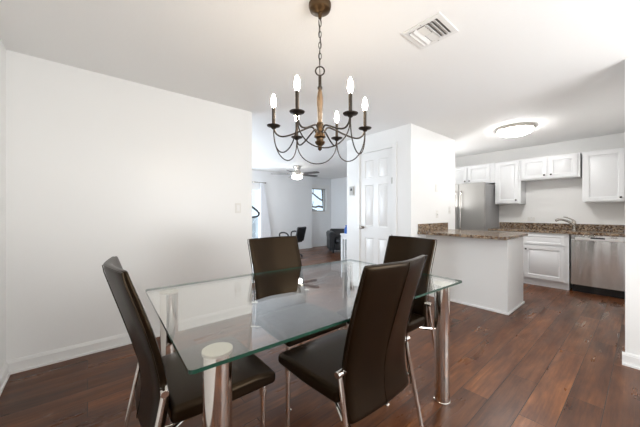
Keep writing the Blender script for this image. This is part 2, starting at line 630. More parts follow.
# patio door at the far side of the living room
pd = thing('door_2', 'white framed glass patio door beyond the sheer curtain', 'door', ((DL0 + DL1) / 2, YF + 0.08, 0))
pd['kind'] = 'structure'
hw = (DL1 - DL0) / 2
f = MB()
f.box(-hw, -hw + 0.05, -0.05, 0.05, 0, DLZ).box(hw - 0.05, hw, -0.05, 0.05, 0, DLZ).box(-hw + 0.05, hw - 0.05, -0.05, 0.05, DLZ - 0.05, DLZ).box(-hw + 0.05, hw - 0.05, -0.05, 0.05, 0, 0.03)
f.build('door_frame', M_TRIM, pd)
for x0, x1, yy in ((-hw + 0.05, 0.03, 0.02), (-0.03, hw - 0.05, -0.02)):
    s = MB()
    s.box(x0, x0 + 0.06, yy - 0.018, yy + 0.018, 0.03, DLZ - 0.05).box(x1 - 0.06, x1, yy - 0.018, yy + 0.018, 0.03, DLZ - 0.05)
    s.box(x0 + 0.06, x1 - 0.06, yy - 0.018, yy + 0.018, 0.03, 0.13).box(x0 + 0.06, x1 - 0.06, yy - 0.018, yy + 0.018, DLZ - 0.15, DLZ - 0.05)
    so = s.build('sliding_sash', M_TRIM, pd)
    MB().box(x0 + 0.06, x1 - 0.06, yy - 0.004, yy + 0.004, 0.13, DLZ - 0.15).build('pane', M_PANE, so)

# small living room window
wi = thing('window_1', 'small window showing tree branches in the far living room wall', 'window', ((WX0 + WX1) / 2, YF2, WZ0))
wi['kind'] = 'structure'
ww, wh = (WX1 - WX0) / 2, WZ1 - WZ0
f = MB()
f.box(-ww, -ww + 0.035, 0.04, 0.1, 0, wh).box(ww - 0.035, ww, 0.04, 0.1, 0, wh).box(-ww + 0.035, ww - 0.035, 0.04, 0.1, wh - 0.035, wh).box(-ww + 0.035, ww - 0.035, 0.04, 0.1, 0, 0.035)
f.build('window_frame', M_THERMO, wi)
MB().box(-ww + 0.035, ww - 0.035, 0.066, 0.072, 0.035, wh - 0.035).build('pane', M_PANE, wi)
f = MB()
f.box(ww, ww + 0.15, -0.018, 0, -0.09, wh + 0.13).box(-ww, ww, -0.018, 0, wh, wh + 0.13).box(-ww, ww, -0.022, 0, -0.09, 0)
f.build('window_casing', M_TRIM, wi)

# window frame added round the rear fill light (behind the camera)
wr = thing('added_window_rear', 'unseen wide window frame added behind the camera for the fill light', 'window', (1.9, -2.06, 0.2))
wr['kind'] = 'structure'
f = MB()
f.box(-1.1, -1.04, -0.05, 0.05, 0, 2.0).box(1.04, 1.1, -0.05, 0.05, 0, 2.0).box(-1.04, 1.04, -0.05, 0.05, 0, 0.05).box(-1.04, 1.04, -0.05, 0.05, 1.95, 2.0).box(-0.03, 0.03, -0.04, 0.04, 0.05, 1.95)
f.build('window_frame', M_TRIM, wr)

# window frame added to go with the corner fill light (behind the camera)
wr = thing('added_window_corner', 'unseen narrow window frame added behind the camera for the fill light', 'window', (XB - 0.07, -1.1, 0.6))
wr['kind'] = 'structure'
f = MB()
f.box(-0.05, 0.05, -0.6, -0.54, 0, 1.5).box(-0.05, 0.05, 0.54, 0.6, 0, 1.5).box(-0.05, 0.05, -0.54, 0.54, 0, 0.05).box(-0.05, 0.05, -0.54, 0.54, 1.45, 1.5)
f.build('window_frame', M_TRIM, wr)

# outside: ground, fence and a bare tree beyond the living room
o = struct('ground_outside', MB().box(-6, 16, 7.66, 22, -0.25, -0.15), M_GROUND, 'pale ground outside the patio door', 'ground')
o = tag(MB().box(-2, 6.2, 11.0, 11.06, -0.15, 0.95).build('garden_fence', M_FENCE), 'pale low fence outside the patio door', 'fence')
tr = thing('bare_tree', 'bare tree whose branches cross the small living room window', 'tree', (9.9, 11.2, -0.15))
MB().tube(spline([(0, 0, 0), (0.05, 0, 0.9), (-0.05, 0.05, 1.6), (-0.2, 0, 2.6)], 5), [0.16 - 0.0035 * k for k in range(16)], 10).build('trunk', M_BARK, tr)
rnd = random.Random(3)
for k, (z0, dx, dz, r) in enumerate(((1.1, -2.6, 0.95, 0.075), (1.6, -2.2, 0.3, 0.06), (1.9, -2.4, 1.0, 0.05), (1.3, 1.6, 1.2, 0.06), (2.2, 1.0, 1.2, 0.05), (2.5, -1.6, 0.9, 0.045), (0.9, -2.5, 0.5, 0.04))):
    pts = [(0, 0, z0)]
    for q in range(1, 6):
        pts.append((dx * q / 5, rnd.uniform(-0.25, 0.25), z0 + dz * q / 5 + rnd.uniform(-0.1, 0.1)))
    bm_ = MB().tube(spline(pts, 3), [r * (1 - 0.045 * q) for q in range(16)], 7)
    for q in range(2, 6):
        p = Vector(pts[q])
        e = p + Vector((rnd.uniform(-0.7, 0.1), rnd.uniform(-0.3, 0.3), rnd.uniform(-0.5, 0.6)))
        bm_.tube([p, (p + e) / 2 + Vector((0, 0, 0.06)), e], [0.022, 0.016, 0.008], 6)
    bm_.build('branch', M_BARK, tr)

# ------------------------------------------------------------------ kitchen (local frame: x to the right along the wall, y into the wall, z up)
def kloc(x_world, y_world, z=0):
    return (x_world, y_world, z)


def knob(parent, x, y, z):
    Mk = Matrix.Translation((x, y, z)) @ Matrix.Rotation(R(90), 4, 'X')
    return MB().lathe([(0.006, 0), (0.006, 0.012), (0.014, 0.018), (0.015, 0.025), (0.010, 0.030), (0, 0.031)], n=14, M=Mk).build('knob', M_BLACK, parent)


def cabinet_door(parent, x0, x1, z0, z1, yf=0.0, rail=0.055, knob_at=None, name='door'):
    w_, h_ = x1 - x0, z1 - z0
    d = MB().panel_slab(w_, h_, 0.02, [(rail, w_ - rail, rail, h_ - rail)], x0=x0, y0=yf - 0.02, z0=z0, edge=0.013, d1=0.014, raised=0.026).build(name, M_CAB, parent)
    if knob_at:
        knob(d, knob_at[0], yf - 0.02, knob_at[1])
    return d


XU = 5.97    # face of the wall cabinets
ZT = 2.165


def wall_cabinet(y_left, y_right, z0, label, doors):
    """doors: (x0, x1, knob side) in local x"""
    wdt = y_left - y_right
    t = thing('wall_cabinet', label, 'cabinet', (XU, y_left, z0), -90, 'white wall cabinets in the kitchen')
    h = ZT - z0
    MB().box(0, wdt, 0, XK - XU - 0.002, 0, h).build('carcass', M_CAB, t, bevel=0.002)
    for x0, x1, side in doors:
        kx = x1 - 0.03 if side == 'r' else x0 + 0.03
        cabinet_door(t, x0, x1, 0.02, h - 0.02, 0, 0.052, (kx, 0.065))
    return t


wall_cabinet(2.80, 1.866, 1.785, 'white two door wall cabinet above the steel refrigerator', [(0.03, 0.43, 'r'), (0.455, 0.855, 'l')])
wall_cabinet(1.862, 1.452, 1.372, 'tall white single door wall cabinet beside the refrigerator', [(0.03, 0.375, 'r')])
wall_cabinet(1.448, 0.668, 1.785, 'short white two door wall cabinet above the sink', [(0.02, 0.365, 'r'), (0.395, 0.745, 'l')])
wall_cabinet(0.645, YP + 0.002, 1.372, 'tall white single door wall cabinet above the dishwasher', [(0.025, 0.445, 'r')])

XF = 5.70    # face of the base cabinets
CT = 0.915


def base_cabinet(y_left, y_right, label, door, drawer):
    wdt = y_left - y_right
    t = thing('base_cabinet', label, 'cabinet', (XF, y_left, 0), -90, 'white base cabinets under the granite worktop')
    m = MB().box(0, wdt, 0, XK - XF - 0.002, 0.1, 0.64)
    m.box(0, wdt, 0, 0.02, 0.64, CT - 0.037).box(0, 0.018, 0.02, XK - XF - 0.002, 0.64, CT - 0.037).box(wdt - 0.018, wdt, 0.02, XK - XF - 0.002, 0.64, CT - 0.037)
    m.build('carcass', M_CAB, t)
    MB().box(0, wdt, 0.03, XK - XF - 0.002, 0, 0.1).build('toe_kick', M_CAB, t)
    cabinet_door(t, door[0], door[1], 0.125, 0.66, 0, 0.055, (door[0] + 0.03, 0.60))
    w_ = drawer[1] - drawer[0]
    d = MB().panel_slab(w_, 0.155, 0.02, [(0.035, w_ - 0.035, 0.03, 0.125)], x0=drawer[0], y0=-0.02, z0=0.69, edge=0.010, d1=0.006, raised=0.0).build('drawer_front', M_CAB, t)
    return t, d


base_cabinet(1.366, 0.764, 'white sink base cabinet left of the dishwasher', (0.03, 0.545), (0.03, 0.545))
t, d = base_cabinet(1.878, 1.370, 'white base cabinet between sink unit and refrigerator', (0.04, 0.49), (0.04, 0.49))
knob(d, 0.265, -0.02, 0.77)

# dishwasher
t = thing('dishwasher', 'stainless steel dishwasher at the right end of the granite worktop', 'dishwasher', (XF - 0.02, 0.744, 0), -90)
MB().box(0, 0.60, 0.045, 0.58, 0.1, CT - 0.04).build('body', M_BLACKP, t)
MB().box(0.01, 0.59, 0.07, 0.5, 0.0, 0.1).build('kick_plate', M_BLACKP, t)
ft = MB()
nx, nzs = 12, 8
prof = [(0.0, 0.115), (0.0, 0.79), (0.012, 0.802)]
ft.box(0.003, 0.597, 0, 0.045, 0.115, 0.80)
ft.build('door', M_STEEL, t, bevel=0.006, seg=3)
cp = MB().box(0.003, 0.597, 0.004, 0.045, 0.802, CT - 0.041).build('control_panel', M_STEEL, t, bevel=0.004)
MB().box(0.05, 0.55, -0.012, 0.006, 0.80, 0.835).build('handle', mat('bright_steel', (0.85, 0.85, 0.85), 0.3, 0.8), t, bevel=0.005)
MB().box(0.22, 0.37, -0.014, 0.0, 0.824, 0.842).build('pocket', M_BLACKP, t)

# worktop with backsplash and sink cut-out
t = thing('granite_worktop', 'speckled brown granite worktop along the kitchen wall', 'worktop', (XF - 0.035, 1.881, 0), -90)
D = XK - (XF - 0.035) - 0.002
WL = 1.881 - YP - 0.002
sx0, sx1, sy0, sy1 = 0.545, 1.08, 0.11, 0.47
m = MB()
m.box(0, sx0, 0, D, CT - 0.035, CT).box(sx1, WL, 0, D, CT - 0.035, CT).box(sx0, sx1, 0, sy0, CT - 0.035, CT).box(sx0, sx1, sy1, D, CT - 0.035, CT)
m.build('slab', M_GRANITE, t)
MB().box(0, WL, D - 0.02, D, CT, CT + 0.105).build('backsplash', M_GRANITE, t, bevel=0.003)
t = thing('kitchen_sink', 'steel undermount sink set into the granite worktop', 'sink', (XF - 0.035, 1.881, CT - 0.2), -90)
m = MB()
m.box(sx0, sx1, sy0, sy1, 0, 0.004).box(sx0, sx0 + 0.004, sy0, sy1, 0.004, 0.164).box(sx1 - 0.004, sx1, sy0, sy1, 0.004, 0.164).box(sx0 + 0.004, sx1 - 0.004, sy0, sy0 + 0.004, 0.004, 0.164).box(sx0 + 0.004, sx1 - 0.004, sy1 - 0.004, sy1, 0.004, 0.164)
m.build('basin', M_STEEL, t)
MB().lathe([(0.04, 0.004), (0.04, 0.007), (0, 0.007)], c=((sx0 + sx1) / 2, (sy0 + sy1) / 2, 0), n=20).build('drain', M_CHROME, t)

# faucet
t = thing('kitchen_faucet', 'brushed nickel single lever faucet behind the sink', 'faucet', (6.17, 0.765, CT), -90)
MB().lathe([(0.030, 0), (0.030, 0.008), (0.024, 0.014), (0.024, 0.10), (0.027, 0.115), (0.025, 0.15), (0.012, 0.165), (0, 0.167)], n=20).build('body', M_NICKEL, t)
MB().tube(spline([(0, -0.005, 0.085), (-0.05, -0.03, 0.135), (-0.12, -0.07, 0.172), (-0.18, -0.105, 0.178), (-0.215, -0.125, 0.160)], 6), [0.02] * 6 + [0.017] * 12 + [0.02] * 7, 12).build('spout', M_NICKEL, t)
MB().tube(spline([(0, 0, 0.155), (-0.03, -0.005, 0.185), (-0.09, -0.02, 0.215), (-0.13, -0.03, 0.222)], 5), [0.016, 0.015, 0.014, 0.013, 0.012] + [0.009] * 11, 10).build('lever', M_NICKEL, t)


# wall plates
def wall_plate(label, loc, rz, kind, cat='switch', w_=0.072, h_=0.116):
    name = 'light_switch' if kind in ('switch', 'toggle') else 'power_outlet'
    t = thing(name, label, cat, loc, rz, None)
    MB().box(-w_ / 2, w_ / 2, -0.006, 0.0, -h_ / 2, h_ / 2).build('plate', M_PLATE, t, bevel=0.003)
    if kind == 'switch':
        MB().box(-0.017, 0.017, -0.010, -0.006, -0.034, 0.034).build('rocker', M_TRIM, t, bevel=0.002)
    elif kind == 'toggle':
        MB().box(-0.005, 0.005, -0.02, -0.006, -0.012, 0.012).build('toggle', M_TRIM, t, bevel=0.002)
    else:
        for zz in (-0.024, 0.024):
            s = MB().lathe([(0.017, 0), (0.017, 0.002), (0, 0.002)], n=16, M=Matrix.Translation((0, -0.006, zz)) @ Matrix.Rotation(R(90), 4, 'X')).build('socket', M_TRIM, t)
            MB().box(-0.007, -0.004, -0.0088, -0.008, zz - 0.006, zz + 0.006).box(0.004, 0.007, -0.0088, -0.008, zz - 0.006, zz + 0.006).build('slot', M_PLATE2, s)
    return t


wall_plate('cream light switch near the free end of the left wall', (1.355, YL, 1.267), 0, 'switch')
wall_plate('white outlet low on the left wall behind the glass table', (1.35, YL, 0.337), 0, 'outlet', 'outlet')
wall_plate('upper white switch plate on the closet block above the peninsula', (4.11, YC0, 1.59), 0, 'switch')
wall_plate('lower white switch plate on the closet block above the granite splash', (4.13, YC0, 1.185), 0, 'toggle')
wall_plate('small white outlet on the closet block nearest the refrigerator', (4.555, YC0, 1.253), 0, 'outlet', 'outlet')
wall_plate('white outlet on the kitchen wall above the granite backsplash', (XK, 1.37, 1.09), -90, 'outlet', 'outlet', 0.115, 0.072)
t = thing('thermostat', 'small grey thermostat on the wall beside the closet door', 'thermostat', (XC, 3.185, 1.575), -90)
MB().box(-0.055, 0.055, -0.008, 0, -0.085, 0.085).build('back_plate', M_PLATE, t, bevel=0.003)
MB().box(-0.044, 0.044, -0.022, -0.008, -0.068, 0.072).build('housing', M_THERMO, t, bevel=0.004)
MB().box(-0.02, 0.02, -0.024, -0.022, 0.0, 0.04).build('display', M_BLACKP, t)

# refrigerator
t = thing('refrigerator', 'stainless french door refrigerator beyond the closet block', 'refrigerator', (5.50, 2.79, 0), -90)
FW, FH = 0.905, 1.765
MB().box(0.003, FW - 0.003, 0.07, 0.78, 0.03, FH - 0.015).build('body', M_FRSIDE, t, bevel=0.004)
MB().box(0.02, FW - 0.02, 0.10, 0.7, 0.0, 0.03).build('base', M_BLACKP, t)
for x0, x1, hx in ((0, FW / 2 - 0.003, FW / 2 - 0.05), (FW / 2 + 0.003, FW, FW / 2 + 0.05)):
    d = MB().box(x0, x1, 0, 0.065, 0.72, FH).build('door', M_STEELF, t, bevel=0.008, seg=3)
    h = MB().tube(spline([(hx, 0.0, 0.86), (hx, -0.045, 0.90), (hx, -0.055, 1.1), (hx, -0.055, 1.45), (hx, -0.045, 1.58), (hx, 0.0, 1.62)], 5), 0.012, 10)
    h.build('handle', M_NICKEL, d)
d = MB().box(0, FW, 0, 0.065, 0.05, 0.715).build('freezer_drawer', M_STEELF, t, bevel=0.008, seg=3)
MB().tube(spline([(0.1, 0.0, 0.62), (0.12, -0.05, 0.63), (0.45, -0.055, 0.63), (0.78, -0.05, 0.63), (0.8, 0.0, 0.62)], 5), 0.012, 10).build('handle', M_NICKEL, d)

# peninsula between dining room and kitchen
t = thing('kitchen_peninsula', 'plain grey painted peninsula base below the granite bar', 'peninsula', (3.80, 1.055, 0))
MB().box(0, 0.655, 0, YC0 - 1.055 - 0.001, 0, 0.904).build('base', M_ISL, t)
m = MB()
m.box(-0.014, 0.67, -0.014, 0, 0, 0.03).box(-0.014, 0, 0, YC0 - 1.055 - 0.001, 0, 0.03)
m.build('shoe_molding', M_TRIM, t, bevel=0.006)
t = thing('granite_bar', 'speckled brown granite bar top on the peninsula', 'worktop', (3.565, 1.0, 0.905))
MB().prism([(0, 0), (0.875, 0), (0.895, 0.02), (0.895, YC0 - 1.001), (0, YC0 - 1.001)], 0, 0.037).build('slab', M_GRANITE, t, bevel=0.004)
MB().box(0.01, 0.895, YC0 - 1.001 - 0.02, YC0 - 1.001, 0.037, 0.145).build('splash', M_GRANITE, t, bevel=0.003)

# kitchen ceiling light
t = thing('kitchen_ceiling_light', 'round lit flush ceiling light over the kitchen', 'ceiling light', (4.72, 1.22, CZ))
MB().lathe([(0.24, 0), (0.24, -0.028), (0.225, -0.04), (0.215, -0.04), (0.215, -0.001)], n=48).build('rim', M_NICKEL, t)
MB().lathe([(0.214, -0.036), (0.214, -0.058), (0.20, -0.078), (0.15, -0.100), (0.08, -0.112), (0, -0.115)], n=48).build('diffuser', M_KLIGHT, t)

# ceiling vent
t = thing('ceiling_vent', 'white square air vent in the ceiling right of the chandelier', 'vent', (1.772, 0.943, CZ))
a, b_ = 0.136, 0.134
m = MB()
m.box(-a, -a + 0.035, -b_, b_, -0.008, 0).box(a - 0.035, a, -b_, b_, -0.008, 0).box(-a + 0.035, a - 0.035, -b_, -b_ + 0.035, -0.008, 0).box(-a + 0.035, a - 0.035, b_ - 0.035, b_, -0.008, 0)
m.build('frame', M_TRIM, t, bevel=0.003)
ia, ib = a - 0.036, b_ - 0.036
MB().box(-ia, ia, -ib, ib, -0.001, 0).build('duct', mat('vent_dark', (0.16, 0.15, 0.14), 0.8), t)
for yy, tilt in ((-0.080, 28), (-0.053, 28), (-0.026, 28), (0.054, -28), (0.081, -28)):
    MB().box(-ia, ia, -0.0135, 0.0135, -0.0008, 0.0008, Matrix.Translation((0, yy, -0.0095)) @ Matrix.Rotation(R(tilt), 4, 'X')).build('louver', M_TRIM, t)
for xx in (-0.082, -0.060, -0.038, -0.016):
    MB().box(-0.008, 0.008, -0.026, 0.026, -0.0007, 0.0007, Matrix.Translation((xx, 0.013, -0.0085)) @ Matrix.Rotation(R(40), 4, 'Y')).build('short_louver', M_TRIM, t)
MB().box(0.006, ia, -0.014, 0.037, -0.006, -0.003).build('damper_plate', M_TRIM, t)
for xx in (-a + 0.017, a - 0.017):
    MB().lathe([(0.004, 0), (0.004, -0.003), (0, -0.0035)], c=(xx, 0, -0.008), n=10).build('screw', M_THERMO, t)

# ------------------------------------------------------------------ dining table
TZ = 0.775
t = thing('dining_table', 'rectangular glass dining table on four chrome legs', 'table', (1.056, 1.31, 0), -2.0)
TX, TY = 0.8225, 0.5175
poly = []
cr_ = 0.016
for qx, qy, a0 in ((TX - cr_, TY - cr_, 0), (-TX + cr_, TY - cr_, 90), (-TX + cr_, -TY + cr_, 180), (TX - cr_, -TY + cr_, 270)):
    for k in range(7):
        aa = R(a0 + 15 * k)
        poly.append((qx + cr_ * math.cos(aa), qy + cr_ * math.sin(aa)))
g = MB().prism(poly, TZ - 0.012, TZ)
go = g.build('glass_top', [M_GLASS, M_GLASSEDGE], t)
for p in go.data.polygons:
    p.material_index = 0 if abs(p.normal.z) > 0.5 else 1
for sx, sy in ((-1, -1), (1, -1), (1, 1), (-1, 1)):
    lx, ly = sx * (TX - 0.112), {(-1, -1): -0.412, (1, -1): -0.437, (1, 1): 0.44, (-1, 1): 0.45}[(sx, sy)]
    lg = MB().lathe([(0.047, 0.0), (0.050, 0.002), (0.050, 0.012), (0.047, 0.014), (0.047, TZ - 0.022), (0, TZ - 0.022)], c=(lx, ly, 0), n=32).build('leg', M_CHROME, t)
    dsk = MB().lathe([(0.049, TZ - 0.022), (0.049, TZ - 0.0125), (0, TZ - 0.0125)], c=(lx, ly, 0), n=32).build('leg_plate', M_BRUSHED, lg)

# ------------------------------------------------------------------ dining chairs
def make_chair():
    t = thing('dining_chair', '', 'chair', (0, 0, 0), 0, 'dark leather dining chairs round the glass table')
    # backrest: loft of rounded slabs, curved in profile and wrapped in plan
    prof = [(1.016, 0.006, 0.018, 0.216), (1.012, 0.000, 0.030, 0.224), (0.985, 0.004, 0.034, 0.226), (0.90, 0.030, 0.040, 0.224), (0.80, 0.061, 0.043, 0.222), (0.70, 0.091, 0.046, 0.222),
            (0.60, 0.118, 0.048, 0.223), (0.50, 0.130, 0.050, 0.224), (0.43, 0.126, 0.050, 0.224), (0.37, 0.113, 0.048, 0.223), (0.357, 0.113, 0.040, 0.217)]

    def wrap_at(z):
        return 0.012 + 0.030 * min(1, max(0, (z - 0.35) / 0.4))
    m = MB()
    nxs = 12
    rings = []
    for z, y, th, hw_ in prof:
        ring = []
        wrap = wrap_at(z)
        for k in range(nxs + 1):           # rear side
            u = -1 + 2 * k / nxs
            yy = y + wrap * abs(u) ** 1.3
            if abs(u) > 0.999:
                yy += th * 0.25
            ring.append(m.bm.verts.new((hw_ * u, yy, z)))
        for k in range(nxs, -1, -1):       # front side
            u = -1 + 2 * k / nxs
            yy = y + th + wrap * abs(u) ** 1.5
            if abs(u) > 0.999:
                yy -= th * 0.25
            ring.append(m.bm.verts.new((hw_ * u, yy, z)))
        rings.append(ring)
    n = len(rings[0])
    for r0, r1 in zip(rings, rings[1:]):
        for k in range(n):
            k2 = (k + 1) % n
            m.bm.faces.new((r0[k], r0[k2], r1[k2], r1[k]))
    for rg in (rings[0], rings[-1]):
        for k in range(nxs):
            m.bm.faces.new((rg[k], rg[k + 1], rg[n - 2 - k], rg[n - 1 - k]))
    back = m.build('backrest', M_LEATHER, t, sub=1, angle=80)
    # piping round the rear edge and the centre seam
    pts = []
    for z, y, th, hw_ in prof[1:]:
        pts.append((hw_ * 1.0, y + wrap_at(z) + th * 0.12, z))
    top = [(0.219 * u, 0.003 + 0.042 * abs(u) ** 1.3, 1.012) for u in (-0.95, -0.7, -0.45, -0.2, 0, 0.2, 0.45, 0.7, 0.95)]
    path = [(-p[0], p[1], p[2]) for p in reversed(pts)] + top + pts
    MB().tube(path, 0.0028, 6).build('piping', M_LEATHER, back)
    MB().tube([(0, y - 0.0005, z) for z, y, th, hw_ in prof[1:]], 0.0018, 6).build('seam', M_LEATHER, back)
    # seat
    m = MB()
    nx_, ny_ = 8, 8
    y0, y1, hw_ = 0.195, 0.64, 0.250
    topv, botv = [], []
    for i in range(nx_ + 1):
        u = -1 + 2 * i / nx_
        ct, cb = [], []
        for j in range(ny_ + 1):
            v = j / ny_
            crown = 0.012 * (1 - u ** 4) * (1 - (2 * v - 1) ** 4)
            hw2 = hw_ * (0.93 + 0.07 * min(1, v * 2.2))
            ct.append(m.bm.verts.new((hw2 * u, y0 + (y1 - y0) * v, 0.480 + crown - 0.014 * max(0, v - 0.75) * 4)))
            cb.append(m.bm.verts.new((hw2 * u, y0 + (y1 - y0) * v, 0.412)))
        topv.append(ct)
        botv.append(cb)
    for i in range(nx_):
        for j in range(ny_):
            m.bm.faces.new((topv[i][j], topv[i + 1][j], topv[i + 1][j + 1], topv[i][j + 1]))
            m.bm.faces.new((botv[i][j], botv[i][j + 1], botv[i + 1][j + 1], botv[i + 1][j]))
    for i in range(nx_):
        m.bm.faces.new((topv[i][0], botv[i][0], botv[i + 1][0], topv[i + 1][0]))
        m.bm.faces.new((topv[i][ny_], topv[i + 1][ny_], botv[i + 1][ny_], botv[i][ny_]))
    for j in range(ny_):
        m.bm.faces.new((topv[0][j], topv[0][j + 1], botv[0][j + 1], botv[0][j]))
        m.bm.faces.new((topv[nx_][j], botv[nx_][j], botv[nx_][j + 1], topv[nx_][j + 1]))
    m.build('seat', M_LEATHER, t, bevel=0.020, seg=4)
    for s in (-1, 1):
        # rear leg with its horizontal cap on the side of the back
        p0, p1 = Vector((s * 0.238, 0.170, 0.555)), Vector((s * 0.254, 0.06, 0.006))
        lg = MB().tube([p0, p0.lerp(p1, 0.5), p1], 0.011, 14).build('leg', M_CHROME, t)
        MB().tube([(s * 0.214, 0.172, 0.562), (s * 0.258, 0.168, 0.562)], 0.0145, 16).build('cap', M_CHROME, lg, bevel=0.002)
        MB().lathe([(0.016, 0), (0.016, 0.006), (0.010, 0.012)], c=(p1.x, p1.y, 0), n=16).build('foot', M_BLACKP, lg)
        # front leg with sleeve
        lg = MB().tube([(s * 0.215, 0.585, 0.006), (s * 0.215, 0.585, 0.412)], 0.0125, 14).build('leg', M_CHROME, t)
        MB().lathe([(0.0165, 0.365), (0.0165, 0.408), (0.0125, 0.410)], c=(s * 0.215, 0.585, 0), n=18).build('sleeve', M_CHROME, lg, bevel=0.002)
        MB().lathe([(0.019, 0), (0.019, 0.006), (0.0125, 0.011)], c=(s * 0.215, 0.585, 0), n=18).build('foot', M_CHROME, lg)
        # rail from the rear leg under the seat
        MB().tube([(s * 0.245, 0.145, 0.385), (s * 0.20, 0.24, 0.402), (s * 0.20, 0.36, 0.403), (s * 0.208, 0.57, 0.403)], 0.008, 10).build('side_rail', M_CHROME, t)
    return t


chair = make_chair()
spots = [((1.022, 0.632), 0, 'dark leather dining chair seen from behind in front of the glass table'),
         ((0.045, 1.375), -90, 'dark leather dining chair seen edge on beside the long left wall'),
         ((1.157, 2.0), 180, 'brown leather dining chair facing us across the glass table'),
         ((2.05, 1.222), 85, 'brown leather dining chair at the table end near the peninsula')]
for k, ((x, y), rz, lab) in enumerate(spots):
    c = chair if k == 0 else copy_tree(chair)
    c.location = (x, y, 0)
    c.rotation_euler = (0, 0, R(rz))
    c['label'] = lab

# ------------------------------------------------------------------ chandelier
CX, CY = 1.045, 1.237
t = thing('chandelier', 'dark bronze six candle chandelier hanging over the glass table', 'chandelier', (CX, CY, CZ), -40.2)
H = lambda z: z - CZ
MB().lathe([(0.066, 0), (0.066, -0.014), (0.060, -0.032), (0.040, -0.046), (0.014, -0.052), (0.010, -0.080), (0, -0.084)], n=32).build('canopy', M_BRASS, t)
m = MB()
z = -0.082
k = 0
while z > H(2.10):
    ln, wd = 0.019, 0.0085
    if k == 0:
        ln = 0.024
    ax = Vector((1, 0, 0)) if k % 2 == 0 else Vector((0, 1, 0))
    c0 = Vector((0, 0, z - ln))
    pts = []
    for q in range(16):
        aa = 2 * math.pi * q / 16
        pts.append(c0 + ax * (wd * math.cos(aa)) + Vector((0, 0, 1)) * (ln * math.sin(aa)))
    m.tube(pts, 0.0022, 6, closed=True)
    z -= 2 * ln - 0.006
    k += 1
m.tube(spline([(0.004, 0, -0.08), (-0.005, 0.004, -0.15), (0.005, -0.004, -0.22), (-0.004, 0.003, -0.29), (0, 0, H(2.03))], 6), 0.0022, 6)
m.build('chain', M_BRONZE, t)
MB().tube([(0.026 * math.cos(2 * math.pi * q / 28), 0, H(2.05) + 0.026 * math.sin(2 * math.pi * q / 28)) for q in range(28)], 0.0042, 8, closed=True).build('ring', M_BRONZE, t)
MB().lathe([(0.006, H(2.026)), (0.009, H(2.02)), (0.009, H(1.96)), (0.014, H(1.955)), (0.014, H(1.945)), (0.011, H(1.94))], n=20).build('neck', M_BRONZE, t)
MB().lathe([(0.009, H(1.94)), (0.013, H(1.925)), (0.0175, H(1.895)), (0.0175, H(1.86)), (0.014, H(1.80)), (0.012, H(1.755)), (0.014, H(1.745))], n=24).build('column', M_WOOD, t)
MB().lathe([(0.017, H(1.746)), (0.022, H(1.735)), (0.016, H(1.722)), (0.018, H(1.69)), (0.032, H(1.672)), (0.034, H(1.660)), (0.022, H(1.652)), (0.020, H(1.640)), (0.030, H(1.632)), (0.026, H(1.620)), (0.012, H(1.608)), (0.011, H(1.598)), (0.013, H(1.590)), (0, H(1.578))], n=24).build('hub', M_BRASS, t)
RAD = 0.270
tips = []
for k in range(6):
    a = R(5 + 60 * k)
    e = Vector((math.cos(a), math.sin(a), 0))
    P = lambda r, zz: e * r + Vector((0, 0, H(zz)))
    arm = MB().tube(spline([P(0.018, 1.675), P(0.035, 1.708), P(0.052, 1.718), P(0.09, 1.705), P(0.165, 1.672), P(0.222, 1.659), P(0.256, 1.676), P(RAD, 1.712)], 5), 0.0048, 8).build('arm', M_BRONZE, t)
    c0 = P(RAD, 0) - Vector((0, 0, H(0)))
    MB().lathe([(0.006, H(1.700)), (0.012, H(1.704)), (0.016, H(1.710)), (0.036, H(1.717)), (0.039, H(1.722)), (0.034, H(1.722)), (0.015, H(1.719)), (0.013, H(1.730)), (0.010, H(1.733))], c=c0, n=24).build('drip_pan', M_BRONZE, arm)
    MB().lathe([(0.0095, H(1.727)), (0.0095, H(1.824)), (0.007, H(1.826))], c=c0, n=16).build('candle_sleeve', M_BRONZE, arm)
    MB().lathe([(0.0075, H(1.822)), (0.0095, H(1.83)), (0.0145, H(1.846)), (0.0155, H(1.858)), (0.0132, H(1.875)), (0.009, H(1.892)), (0.003, H(1.904)), (0, H(1.906))], c=c0, n=16).build('bulb', M_BULB, arm)
    tips.append(e)
for k in range(6):
    e0, e1 = tips[k], tips[(k + 1) % 6]
    pts = []
    for q in range(21):
        u = q / 20
        # U shaped swag between neighbouring candles
        s = 0.5 - 0.5 * math.cos(math.pi * u)
        lat = e0.lerp(e1, s) * RAD
        zz = 1.712 - 0.168 * math.sin(math.pi * u) ** 0.8
        pts.append((lat.x, lat.y, H(zz)))
    MB().tube(pts, 0.0034, 7).build('swag', M_BRONZE, t)

